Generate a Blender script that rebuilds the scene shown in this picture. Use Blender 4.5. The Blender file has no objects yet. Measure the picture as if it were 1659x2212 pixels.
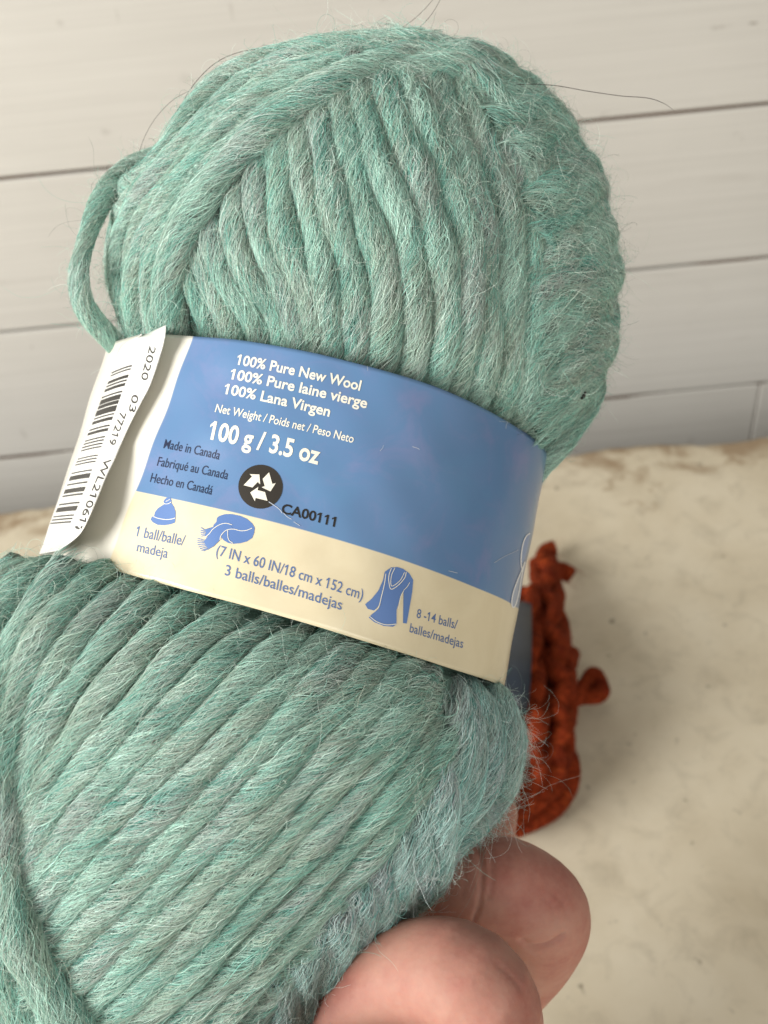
import bpy, bmesh, math
import numpy as np
from mathutils import Vector, Matrix
from mathutils.bvhtree import BVHTree

rng = np.random.default_rng(11)
SC = bpy.context.scene
COL = SC.collection

# ------------------------------------------------------------------ camera
# photo measurements below are in a 1659 x 2212 grid of the photograph
PW, PH, FPX = 1659.0, 2212.0, 2200.0
CAM_Z, PITCH, ROLL = 0.40, 38.0, -5.6
cam_d = bpy.data.cameras.new('camera')
cam = bpy.data.objects.new('camera', cam_d)
COL.objects.link(cam)
cam_d.sensor_fit = 'VERTICAL'
cam_d.sensor_height = 36.0
cam_d.sensor_width = 27.0
cam_d.lens = FPX / PH * 36.0
cam_d.clip_start = 0.01
cam_d.clip_end = 50.0
MW = (Matrix.Translation((0, 0, CAM_Z)) @ Matrix.Rotation(math.radians(90 - PITCH), 4, 'X')
      @ Matrix.Rotation(math.radians(ROLL), 4, 'Z'))
cam.matrix_world = MW
cam_d.dof.use_dof = True
cam_d.dof.focus_distance = 0.172
cam_d.dof.aperture_fstop = 26.0
SC.camera = cam
R3 = np.array(MW.to_3x3())
T3 = np.array(MW.translation)

# ------------------------------------------------------------------ light
SC.view_settings.view_transform = 'Standard'
SC.view_settings.look = 'None'
SC.view_settings.exposure = 0.16
SC.view_settings.gamma = 1.0
SC.view_settings.use_curve_mapping = False
world = bpy.data.worlds.new('World')
SC.world = world
world.use_nodes = True
bg = world.node_tree.nodes['Background']
bg.inputs['Strength'].default_value = 0.30
_t = world.node_tree
_g = _t.nodes.new('ShaderNodeTexCoord'); _s = _t.nodes.new('ShaderNodeSeparateXYZ'); _r = _t.nodes.new('ShaderNodeValToRGB')
_t.links.new(_g.outputs['Generated'], _s.inputs[0])
_m = _t.nodes.new('ShaderNodeMapRange'); _m.inputs['From Min'].default_value = -1.0
_t.links.new(_s.outputs['Z'], _m.inputs['Value']); _t.links.new(_m.outputs[0], _r.inputs[0])
_r.color_ramp.elements[0].position = 0.42; _r.color_ramp.elements[0].color = (0.16, 0.145, 0.125, 1)
_r.color_ramp.elements[1].position = 0.62; _r.color_ramp.elements[1].color = (1.0, 0.965, 0.91, 1)
_t.links.new(_r.outputs[0], bg.inputs['Color'])


def area_light(name, loc, target, sx, sy, power, color):
    d = bpy.data.lights.new(name, 'AREA')
    d.shape = 'RECTANGLE'
    d.size, d.size_y, d.energy, d.color = sx, sy, power, color
    o = bpy.data.objects.new(name, d)
    COL.objects.link(o)
    o.location = loc
    v = Vector(target) - Vector(loc)
    o.rotation_euler = v.to_track_quat('-Z', 'Y').to_euler()
    return o


area_light('window_light', (-1.12, -0.36, 0.78), (0.0, 0.25, 0.22), 0.7, 0.7, 29.0, (1.0, 0.985, 0.955))
area_light('room_light', (0.42, -1.05, 0.52), (0.05, 0.3, 0.2), 1.0, 0.9, 8.0, (1.0, 0.965, 0.90))

# ------------------------------------------------------------------ helpers


def W(u, v, d):
    """photo-grid point at depth d (metres) -> world"""
    u = np.asarray(u, float); v = np.asarray(v, float); d = np.asarray(d, float)
    c = np.stack(np.broadcast_arrays((u - PW / 2) / FPX * d, -(v - PH / 2) / FPX * d, -d), -1)
    return c @ R3.T + T3


def ray(u, v):
    c = np.array([(u - PW / 2) / FPX, -(v - PH / 2) / FPX, -1.0])
    return R3 @ c


def on_plane(u, v, axis, value):
    r = ray(u, v)
    return T3 + r * ((value - T3[axis]) / r[axis])


def nrm(a):
    a = np.asarray(a, float)
    return a / np.maximum(np.linalg.norm(a, axis=-1, keepdims=True), 1e-12)


def catmull(P, n):
    """n samples, even in arc length, of a Catmull-Rom curve through P"""
    P = np.asarray(P, float)
    if len(P) == 2:
        P = np.array([P[0], (P[0] + P[1]) / 2, P[1]])
    Q = np.vstack([2 * P[0] - P[1], P, 2 * P[-1] - P[-2]])
    out = []
    for i in range(len(P) - 1):
        p0, p1, p2, p3 = Q[i:i + 4]
        t = np.linspace(0, 1, 24, endpoint=False)[:, None]
        out.append(0.5 * (2 * p1 + (p2 - p0) * t + (2 * p0 - 5 * p1 + 4 * p2 - p3) * t ** 2
                          + (3 * p1 - p0 - 3 * p2 + p3) * t ** 3))
    out = np.vstack(out + [P[-1:]])
    L = np.r_[0, np.cumsum(np.linalg.norm(np.diff(out[:, :3], axis=0), axis=1))]
    s = np.linspace(0, L[-1], n)
    return np.stack([np.interp(s, L, out[:, k]) for k in range(out.shape[1])], 1)


def waves(n=6, lo=0.5, hi=2.0, dim=1):
    f = rng.uniform(lo, hi, (n, dim)) * rng.choice([-1, 1], (n, dim))
    ph = rng.uniform(0, 2 * math.pi, n)
    return lambda x: np.sin(np.asarray(x).reshape(-1, dim) @ f.T + ph).sum(1) / math.sqrt(n / 2)


def link_mesh(name, verts, faces, mat, parent=None, smooth=True, uv=None, tint=None):
    me = bpy.data.meshes.new(name)
    me.from_pydata([tuple(map(float, v)) for v in verts], [], [tuple(map(int, f)) for f in faces])
    me.materials.append(mat)
    if smooth:
        me.polygons.foreach_set('use_smooth', [True] * len(me.polygons))
    if uv is not None:
        lay = me.uv_layers.new(name='UVMap')
        idx = np.empty(len(me.loops), np.int32)
        me.loops.foreach_get('vertex_index', idx)
        lay.data.foreach_set('uv', np.asarray(uv, np.float32)[idx].ravel())
    if tint is not None:
        at = me.attributes.new('tint', 'FLOAT_COLOR', 'POINT')
        c = np.ones((len(verts), 4), np.float32); c[:, :3] = tint
        at.data.foreach_set('color', c.ravel())
    me.update()
    o = bpy.data.objects.new(name, me)
    COL.objects.link(o)
    if parent is not None:
        adopt(o, parent)
    return o


def world_of(o):
    m = o.matrix_basis.copy()
    if o.parent is not None:
        m = world_of(o.parent) @ o.matrix_parent_inverse @ m
    return m


def adopt(o, parent):
    o.parent = parent
    o.matrix_parent_inverse = world_of(parent).inverted()


def thing(name, label, cat, loc, group=None):
    o = bpy.data.objects.new(name, None)
    o.empty_display_size = 0.01
    COL.objects.link(o)
    o.location = tuple(map(float, loc))
    return tag(o, label, cat, group)


def tag(o, label=None, cat=None, group=None, kind=None):
    for k, v in (('label', label), ('category', cat), ('group', group), ('kind', kind)):
        if v:
            o[k] = v
    return o


def curves_object(name, strands, radii, tints, mat, parent):
    """strands: (n, k, 3) array of fibres -> one Curves object"""
    n, k = strands.shape[:2]
    cu = bpy.data.hair_curves.new(name)
    cu.add_curves([k] * n)
    cu.attributes['position'].data.foreach_set('vector', strands.astype(np.float32).ravel())
    ra = cu.attributes.new('radius', 'FLOAT', 'POINT')
    prof = np.ones(k); prof[0] = prof[-1] = 0.35
    ra.data.foreach_set('value', (np.asarray(radii)[:, None] * prof).astype(np.float32).ravel())
    ca = cu.attributes.new('tint', 'FLOAT_COLOR', 'CURVE')
    c = np.ones((n, 4), np.float32); c[:, :3] = tints
    ca.data.foreach_set('color', c.ravel())
    cu.materials.append(mat)
    o = bpy.data.objects.new(name, cu)
    COL.objects.link(o)
    adopt(o, parent)
    return o


# ------------------------------------------------------------------ materials


class NT:
    def __init__(self, name):
        self.m = bpy.data.materials.new(name)
        self.m.use_nodes = True
        self.t = self.m.node_tree
        self.b = self.t.nodes['Principled BSDF']

    def n(self, typ, **kw):
        nd = self.t.nodes.new(typ)
        for k, v in kw.items():
            if k.startswith('i_'):
                nd.inputs[k[2:].replace('_', ' ')].default_value = v
            else:
                setattr(nd, k, v)
        return nd

    def l(self, a, b):
        self.t.links.new(a, b)

    def ramp(self, fac, stops, interp='LINEAR'):
        r = self.n('ShaderNodeValToRGB')
        r.color_ramp.interpolation = interp
        el = r.color_ramp.elements
        while len(el) < len(stops):
            el.new(0.5)
        for e, (p, c) in zip(el, stops):
            e.position = p
            e.color = (c[0], c[1], c[2], 1)
        self.l(fac, r.inputs[0])
        return r.outputs[0]

    def mix(self, fac, a, b, mode='MIX'):
        x = self.n('ShaderNodeMix', data_type='RGBA', blend_type=mode)
        for s, v in ((0, fac), (6, a), (7, b)):
            if hasattr(v, 'is_output'):
                self.l(v, x.inputs[s])
            elif s == 0:
                x.inputs[0].default_value = v
            else:
                x.inputs[s].default_value = (v[0], v[1], v[2], 1)
        return x.outputs[2]

    def noise(self, scale, detail=4.0, rough=0.55, vec=None, dist=0.0):
        x = self.n('ShaderNodeTexNoise')
        x.inputs['Scale'].default_value = scale
        x.inputs['Detail'].default_value = detail
        x.inputs['Roughness'].default_value = rough
        x.inputs['Distortion'].default_value = dist
        if vec is not None:
            self.l(vec, x.inputs['Vector'])
        return x.outputs['Fac']

    def coord(self, scale=(1, 1, 1), which='Object', rot=(0, 0, 0)):
        tc = self.n('ShaderNodeTexCoord')
        mp = self.n('ShaderNodeMapping')
        mp.inputs['Scale'].default_value = scale
        mp.inputs['Rotation'].default_value = rot
        self.l(tc.outputs[which], mp.inputs['Vector'])
        return mp.outputs[0]

    def bump(self, h, strength, dist):
        b = self.n('ShaderNodeBump')
        b.inputs['Strength'].default_value = strength
        b.inputs['Distance'].default_value = dist
        self.l(h, b.inputs['Height'])
        self.l(b.outputs[0], self.b.inputs['Normal'])

    def set(self, **kw):
        for k, v in kw.items():
            s = self.b.inputs[k.replace('_', ' ')]
            if hasattr(v, 'is_output'):
                self.l(v, s)
            else:
                s.default_value = v if not isinstance(v, tuple) or len(v) != 3 or s.type == 'VECTOR' else (*v, 1)
        return self


def plain(name, col, rough=0.6, spec=0.4):
    m = NT(name)
    m.set(Base_Color=col, Roughness=rough, Specular_IOR_Level=spec)
    return m.m


def fibre_mat(name, sheen=0.0):
    m = NT(name)
    a = m.n('ShaderNodeAttribute', attribute_name='tint')
    m.set(Base_Color=a.outputs['Color'], Roughness=0.75, Specular_IOR_Level=0.12)
    return m.m


def strand_mat(name, dark=0.6):
    m = NT(name)
    a = m.n('ShaderNodeAttribute', attribute_name='tint')
    v = m.coord((1, 1, 1))
    n = m.noise(2200, 3, 0.6, v)
    c = m.mix(m.ramp(n, [(0.3, (0, 0, 0)), (0.7, (1, 1, 1))]), (dark, dark, dark), (1.0, 1.0, 1.0))
    m.set(Base_Color=m.mix(1.0, a.outputs['Color'], c, 'MULTIPLY'), Roughness=0.95, Specular_IOR_Level=0.05)
    m.bump(n, 0.6, 0.0004)
    return m.m


M_STRAND = strand_mat('wool')
M_FIBRE = fibre_mat('wool_fibre')


def paint_wall():
    m = NT('white_wall_paint')
    v = m.coord((1, 1, 1))
    big = m.noise(3.0, 4, 0.6, v)
    base = m.ramp(big, [(0.3, (0.50, 0.482, 0.440)), (0.7, (0.55, 0.53, 0.485))])
    brush = m.noise(1.0, 5, 0.7, m.coord((5, 5, 420)))
    base = m.mix(1.0, base, m.ramp(brush, [(0.3, (0.93, 0.925, 0.92)), (0.7, (1.05, 1.05, 1.05))]), 'MULTIPLY')
    sv = m.coord((9, 9, 34))
    sm = m.noise(1.0, 3, 0.55, sv, 0.4)
    smf = m.ramp(sm, [(0.64, (0, 0, 0)), (0.76, (1, 1, 1))])
    sp = m.noise(55, 2, 0.5, v)
    spf = m.ramp(sp, [(0.70, (0, 0, 0)), (0.78, (1, 1, 1))])
    c = m.mix(m.mix(1.0, smf, (0.35, 0.35, 0.35), 'MULTIPLY'), base, (0.36, 0.33, 0.29))
    c = m.mix(m.mix(1.0, spf, (0.35, 0.35, 0.35), 'MULTIPLY'), c, (0.28, 0.25, 0.22))
    tc = m.n('ShaderNodeTexCoord')
    for (u, v_, wx, wz, st) in ((1628, 50, .016, .0035, .75), (1560, 58, .022, .005, .35), (70, 750, .003, .009, .5), (500, 25, .004, .014, .22), (250, 20, .003, .02, .2), (230, 285, .014, .006, .22), (400, 170, .016, .012, .15), (1655, 935, .004, .004, .6)):
        q = on_plane(u, v_, 1, WALL_Y)
        sub = m.n('ShaderNodeVectorMath', operation='SUBTRACT'); m.l(tc.outputs['Object'], sub.inputs[0]); sub.inputs[1].default_value = q
        mul = m.n('ShaderNodeVectorMath', operation='MULTIPLY'); m.l(sub.outputs[0], mul.inputs[0]); mul.inputs[1].default_value = (1 / wx, 0, 1 / wz)
        nz = m.n('ShaderNodeTexNoise'); nz.inputs['Scale'].default_value = 90; m.l(tc.outputs['Object'], nz.inputs['Vector'])
        ln = m.n('ShaderNodeVectorMath', operation='LENGTH'); m.l(mul.outputs[0], ln.inputs[0])
        ad = m.n('ShaderNodeMath', operation='MULTIPLY_ADD'); m.l(nz.outputs['Fac'], ad.inputs[0]); ad.inputs[1].default_value = 1.3; m.l(ln.outputs['Value'], ad.inputs[2])
        c = m.mix(m.ramp(ad.outputs[0], [(0.75, (st, st, st)), (1.0, (0, 0, 0))]), c, (0.22, 0.19, 0.16))
    m.set(Base_Color=c, Roughness=0.55, Specular_IOR_Level=0.3)
    m.bump(m.noise(1.0, 5, 0.7, m.coord((12, 12, 380))), 0.30, 0.0006)
    return m.m


def paint_table():
    m = NT('cream_table_paint')
    v = m.coord((1, 1, 1))
    a = m.noise(16, 6, 0.62, v, 0.3)
    base = m.ramp(a, [(0.28, (0.49, 0.420, 0.300)), (0.50, (0.575, 0.505, 0.375)), (0.72, (0.63, 0.565, 0.435))])
    b = m.noise(60, 6, 0.68, v, 0.6)
    bf = m.ramp(b, [(0.50, (0, 0, 0)), (0.74, (0.55, 0.55, 0.55))])
    c = m.mix(bf, base, (0.36, 0.31, 0.225))
    s = m.noise(95, 2, 0.5, v)
    sf = m.ramp(s, [(0.69, (0, 0, 0)), (0.75, (0.75, 0.75, 0.75))])
    c = m.mix(sf, c, (0.20, 0.165, 0.12))
    # worn brown wood showing through along the far edge
    tc = m.n('ShaderNodeTexCoord'); sx = m.n('ShaderNodeSeparateXYZ')
    m.l(tc.outputs['Object'], sx.inputs[0])
    mr = m.n('ShaderNodeMapRange')
    mr.inputs['From Min'].default_value = 0.470; mr.inputs['From Max'].default_value = 0.560
    m.l(sx.outputs['Y'], mr.inputs['Value'])
    e = m.noise(30, 5, 0.65, v, 0.5)
    mul = m.n('ShaderNodeMath', operation='MULTIPLY_ADD')
    m.l(mr.outputs[0], mul.inputs[0]); mul.inputs[1].default_value = 0.33; m.l(e, mul.inputs[2])
    ef = m.ramp(mul.outputs[0], [(0.70, (0, 0, 0)), (0.86, (0.8, 0.8, 0.8))])
    c = m.mix(ef, c, (0.25, 0.165, 0.09))
    m.set(Base_Color=c, Roughness=0.6, Specular_IOR_Level=0.25)
    m.bump(a, 0.25, 0.002)
    return m.m


# ------------------------------------------------------------------ setting: wall of planks, tabletop
WALL_Y, EDGE_Y = 0.690, 0.555


def build_wall():
    # board joints measured on the photo, each as one pixel on the joint
    zs = [on_plane(u, v, 1, WALL_Y)[2] for u, v in ((830, 306), (830, 637), (830, 908))]
    step = (zs[0] - zs[2]) / 2
    joints = [zs[0] + 3 * step, zs[0] + 2 * step, zs[0] + step, zs[0], zs[1], zs[2]]
    z = zs[2]
    while z > -0.45:
        z -= step
        joints.append(z)
    depth = {3: 0.0022, 4: 0.012, 5: 0.0035}
    bm = bmesh.new()
    seam_x = on_plane(1638, 860, 1, WALL_Y)[0]

    def board(x0, x1, z0, z1, inset):
        b = 0.0012
        bm2 = bmesh.new()
        bmesh.ops.create_cube(bm2, size=1)
        for v in bm2.verts:
            v.co = Vector(((x0 + x1) / 2 + v.co.x * (x1 - x0), WALL_Y + 0.009 + v.co.y * 0.018 + inset,
                           (z0 + z1) / 2 + v.co.z * (z1 - z0)))
        bmesh.ops.bevel(bm2, geom=bm2.edges[:], offset=b, segments=2, affect='EDGES', profile=0.5)
        me = bpy.data.meshes.new('tmp'); bm2.to_mesh(me); bm2.free()
        bm.from_mesh(me); bpy.data.meshes.remove(me)
    for i in range(len(joints) - 1):
        g = 0.0011
        zt, zb = joints[i] - g, joints[i + 1] + g
        ins = float(rng.uniform(-0.0006, 0.0006))
        if i == 5:
            board(-1.3, seam_x - 0.0004, zb, zt, 0.0005)
            board(seam_x + 0.0004, 1.3, zb, zt, -0.0004)
        else:
            board(-1.3, 1.3, zb, zt, ins)
    me = bpy.data.meshes.new('wall'); bm.to_mesh(me); bm.free()
    me.materials.append(paint_wall())
    me.materials.append(plain('joint_wood', (0.10, 0.065, 0.045), 0.9))  # dark brown backing seen through the board joints
    nv = len(me.vertices)
    # caulk/wood behind the boards, at its own depth behind each joint
    bm = bmesh.new(); bm.from_mesh(me)
    for i, zj in enumerate(joints):
        d = depth.get(i, 0.006)
        wv = waves(7, 8, 45)
        xs = np.linspace(-1.3, 1.3, 160)
        dv = np.clip(d * (1 + 0.55 * wv(xs)), 0.0007, 0.02)
        cs = [[bm.verts.new((x, WALL_Y + q, zj + s * 0.004)) for s in (-1, 1)] for x, q in zip(xs, dv)]
        for a_, b_ in zip(cs[:-1], cs[1:]):
            f = bm.faces.new((a_[0], b_[0], b_[1], a_[1])); f.material_index = 1
    vs = [bm.verts.new((seam_x + s * 0.004, WALL_Y + 0.0016, z)) for s, z in
          ((-1, joints[6] - 0.0), (1, joints[6]), (1, joints[5]), (-1, joints[5]))]
    f = bm.faces.new(vs); f.material_index = 1
    bm.to_mesh(me); bm.free()
    o = bpy.data.objects.new('wall', me); COL.objects.link(o)
    tag(o, 'white painted wall of horizontal planks behind the tabletop', 'wall', kind='structure')


def build_table():
    nx, ny = 220, 60
    x = np.linspace(-0.75, 0.75, nx)
    w1, w2 = waves(7, 20, 60), waves(9, 90, 420)
    edge = EDGE_Y + 0.0016 * w1(x) + 0.0011 * w2(x)
    yy = np.r_[np.linspace(-0.35, 0.50, ny - 18), EDGE_Y - 0.055 * (1 - np.linspace(0.06, 1, 18)) ** 1.0]
    V, F = [], []
    for j in range(ny):
        k = np.clip((yy[j] - 0.52) / (EDGE_Y - 0.52), 0, 1)
        V.append(np.stack([x, yy[j] + k * (edge - EDGE_Y), -0.0012 * k ** 3 + 0 * x], 1))
    V.append(np.stack([x, edge + 0.002, -0.004 + 0 * x], 1))
    V.append(np.stack([x, edge + 0.0015, -0.026 + 0 * x], 1))
    V.append(np.stack([x, 0 * x - 0.35, -0.026 + 0 * x], 1))
    rows = len(V)
    V = np.vstack(V)
    for j in range(rows - 1):
        for i in range(nx - 1):
            a = j * nx + i
            F.append((a, a + 1, a + nx + 1, a + nx))
    o = link_mesh('tabletop', V, F, paint_table())
    tag(o, 'worn cream painted tabletop in front of the plank wall', 'tabletop', kind='structure')


build_wall()
build_table()

# ------------------------------------------------------------------ shape of the green ball (outline pairs left/right)
STN = [((835, 120), (915, 116)), ((665, 156), (1045, 146)), ((505, 208), (1148, 216)), ((356, 295), (1236, 310)),
       ((275, 420), (1310, 440)), ((240, 540), (1345, 590)), ((232, 640), (1348, 720)), ((250, 735), (1315, 850)),
       ((262, 800), (1245, 960)), ((225, 850), (1188, 1040)), ((160, 1040), (1135, 1280)), ((85, 1190), (1090, 1450)),
       ((15, 1215), (1125, 1520)), ((-60, 1300), (1140, 1610)), ((-120, 1430), (1115, 1705)),
       ((-150, 1580), (1040, 1795)), ((-160, 1750), (945, 1885)), ((-140, 1950), (850, 1985)),
       ((-80, 2150), (745, 2105)), ((10, 2350), (650, 2230)), ((130, 2500), (520, 2390)), ((250, 2560), (380, 2500))]
INSET = 44.0


def loft_table():
    L = np.array([a for a, b in STN], float); Rr = np.array([b for a, b in STN], float)
    mid = (L + Rr) / 2
    hw = np.linalg.norm(Rr - L, axis=1) / 2
    k = np.maximum(hw - INSET, 3) / hw
    L, Rr = mid + (L - mid) * k[:, None], mid + (Rr - mid) * k[:, None]
    t = (mid[:, 1] - 60) / 2470
    dep = 0.232 + (0.186 - 0.232) * t
    A = catmull(np.hstack([L, Rr, dep[:, None]]), 260) if False else None
    s = np.arange(len(STN))
    ss = np.linspace(0, len(STN) - 1, 281)
    def cub(y):
        y = np.asarray(y, float)
        i = np.clip(ss.astype(int), 0, len(s) - 2); f = ss - i
        y0 = y[np.clip(i - 1, 0, None)]; y1 = y[i]; y2 = y[i + 1]; y3 = y[np.clip(i + 2, None, len(s) - 1)]
        return 0.5 * (2 * y1 + (y2 - y0) * f + (2 * y0 - 5 * y1 + 4 * y2 - y3) * f ** 2 + (3 * y1 - y0 - 3 * y2 + y3) * f ** 3)
    Lw = W(cub(L[:, 0]), cub(L[:, 1]), cub(dep)); Rw = W(cub(Rr[:, 0]), cub(Rr[:, 1]), cub(dep))
    C = (Lw + Rw) / 2
    X = nrm(Rw - Lw); H = np.linalg.norm(Rw - Lw, axis=1) / 2
    ax = nrm(C[-20] - C[20])
    E = -np.cross(np.cross(ax, nrm(C.mean(0) - T3)), ax)
    E = nrm(E)
    E = nrm(np.tile(E, (len(C), 1)) - X * (X @ E)[:, None])
    return C, X, E, H, 0.80 * H


LC, LX, LE, LH, LD = loft_table()
NS, NP = len(LC), 160


def surf(s, ph):
    """s in rows 0..NS-1, ph angle (0 = towards viewer, +90 deg right) -> point, outward normal"""
    s = np.clip(s, 0, NS - 1.001)
    i = s.astype(int); f = (s - i)[:, None]
    g = lambda a: a[i] * (1 - f) + a[i + 1] * f
    C, X, E = g(LC), g(LX), g(LE)
    H, D = g(LH[:, None]), g(LD[:, None])
    p = C + H * np.sin(ph)[:, None] * X + D * np.cos(ph)[:, None] * E
    def raw(s2, p2):
        s2 = np.clip(s2, 0, NS - 1.001); i2 = s2.astype(int); f2 = (s2 - i2)[:, None]
        q = lambda a: a[i2] * (1 - f2) + a[i2 + 1] * f2
        return q(LC) + q(LH[:, None]) * np.sin(p2)[:, None] * q(LX) + q(LD[:, None]) * np.cos(p2)[:, None] * q(LE)
    ds = raw(s + 2.0, ph) - raw(s - 2.0, ph)
    dp = raw(s, ph + 0.04) - raw(s, ph - 0.04)
    n = nrm(np.cross(ds, dp))
    flip = np.sum(n * (p - C), 1) < 0
    n[flip] *= -1
    return p, n


_PH = (np.arange(NP) / NP) * 2 * math.pi
_SV = np.repeat(np.arange(NS, dtype=float), NP); _PV = np.tile(_PH, NS)
BASE_V, BASE_N = surf(_SV, _PV)
BASE_F = [(r * NP + c, r * NP + (c + 1) % NP, (r + 1) * NP + (c + 1) % NP, (r + 1) * NP + c)
          for r in range(NS - 1) for c in range(NP)]
BASE_BVH = BVHTree.FromPolygons([Vector(v) for v in BASE_V], BASE_F)


def to_param(u, v):
    o = Vector(T3); d = Vector(ray(u, v)).normalized()
    loc, n, fi, dist = BASE_BVH.ray_cast(o, d)
    if loc is None:
        i = int(np.argmin(np.abs(np.linalg.norm(LC - W(u, v, 0.205), axis=1))))
        dep = np.linalg.norm(LC[i] - T3)
        loc, n, fi, dist = BASE_BVH.find_nearest(o + d * dep)
    r, c = divmod(fi, NP)
    p = np.array(loc)
    a = BASE_V[r * NP + c]; b = BASE_V[r * NP + (c + 1) % NP]; e = BASE_V[(r + 1) * NP + c]
    M = np.stack([b - a, e - a], 1)
    q = np.linalg.lstsq(M, p - a, rcond=None)[0]
    ph = (c + np.clip(q[0], 0, 1)) * 2 * math.pi / NP
    if ph > math.pi:
        ph -= 2 * math.pi
    return r + np.clip(q[1], 0, 1), ph


def path_on_ball(pts, lift=0.0, ext=(0, 0), step=7.0):
    pts = np.asarray(pts, float)
    n = max(8, int(np.linalg.norm(np.diff(pts, axis=0), axis=1).sum() / step))
    P = catmull(pts, n)
    q = np.array([to_param(u, v) for u, v in P])
    k = np.array([1, 2, 3, 2, 1]) / 9.0
    for _ in range(2):
        qq = np.vstack([q[0], q[0], q, q[-1], q[-1]])
        q2 = np.stack([np.convolve(qq[:, j], k, 'valid') for j in (0, 1)], 1)
        q[1:-1] = q2[1:-1]
    m = min(8, len(q) - 1)
    if ext[0]:
        dv = (q[0] - q[m]) / m
        q = np.vstack([q[0] + dv * np.arange(ext[0], 0, -1)[:, None], q])
    if ext[1]:
        dv = (q[-1] - q[-1 - m]) / m
        if abs(q[-1, 1]) > 0.8:          # keep going round to the far side
            dv[1] = math.copysign(max(dv[1] * math.copysign(1, q[-1, 1]), 0.035), q[-1, 1])
        q = np.vstack([q, q[-1] + dv * np.arange(1, ext[1] + 1)[:, None]])
    q[:, 1] = np.clip(q[:, 1], -2.5, 2.5)
    p, nn = surf(q[:, 0], q[:, 1])
    lift = np.interp(np.linspace(0, 1, len(p)), np.linspace(0, 1, np.size(lift)), np.atleast_1d(lift))
    return p + nn * lift[:, None], nn


# ------------------------------------------------------------------ yarn: strands, fibres, fuzz
GREEN = np.array([(0.475, 0.665, 0.575), (0.235, 0.520, 0.440), (0.370, 0.485, 0.395), (0.425, 0.495, 0.420),
                  (0.650, 0.775, 0.705), (0.095, 0.375, 0.310), (0.450, 0.500, 0.470)])
GW = np.array([0.22, 0.18, 0.18, 0.13, 0.14, 0.11, 0.04])


def heather(noise_vals, n, pal, wts, strength=0.55):
    """colour per fibre: mixes a slow colour drift along the strand with a random fibre colour"""
    u = np.clip(0.5 + 0.32 * noise_vals, 0, 0.999)
    cum = np.cumsum(wts) / wts.sum()
    slow = pal[np.searchsorted(cum, u)]
    fast = pal[rng.choice(len(pal), n, p=wts / wts.sum())]
    c = slow * strength + fast * (1 - strength)
    return c * rng.normal(1.0, 0.26, (n, 1)).clip(0.40, 1.7)


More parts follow.
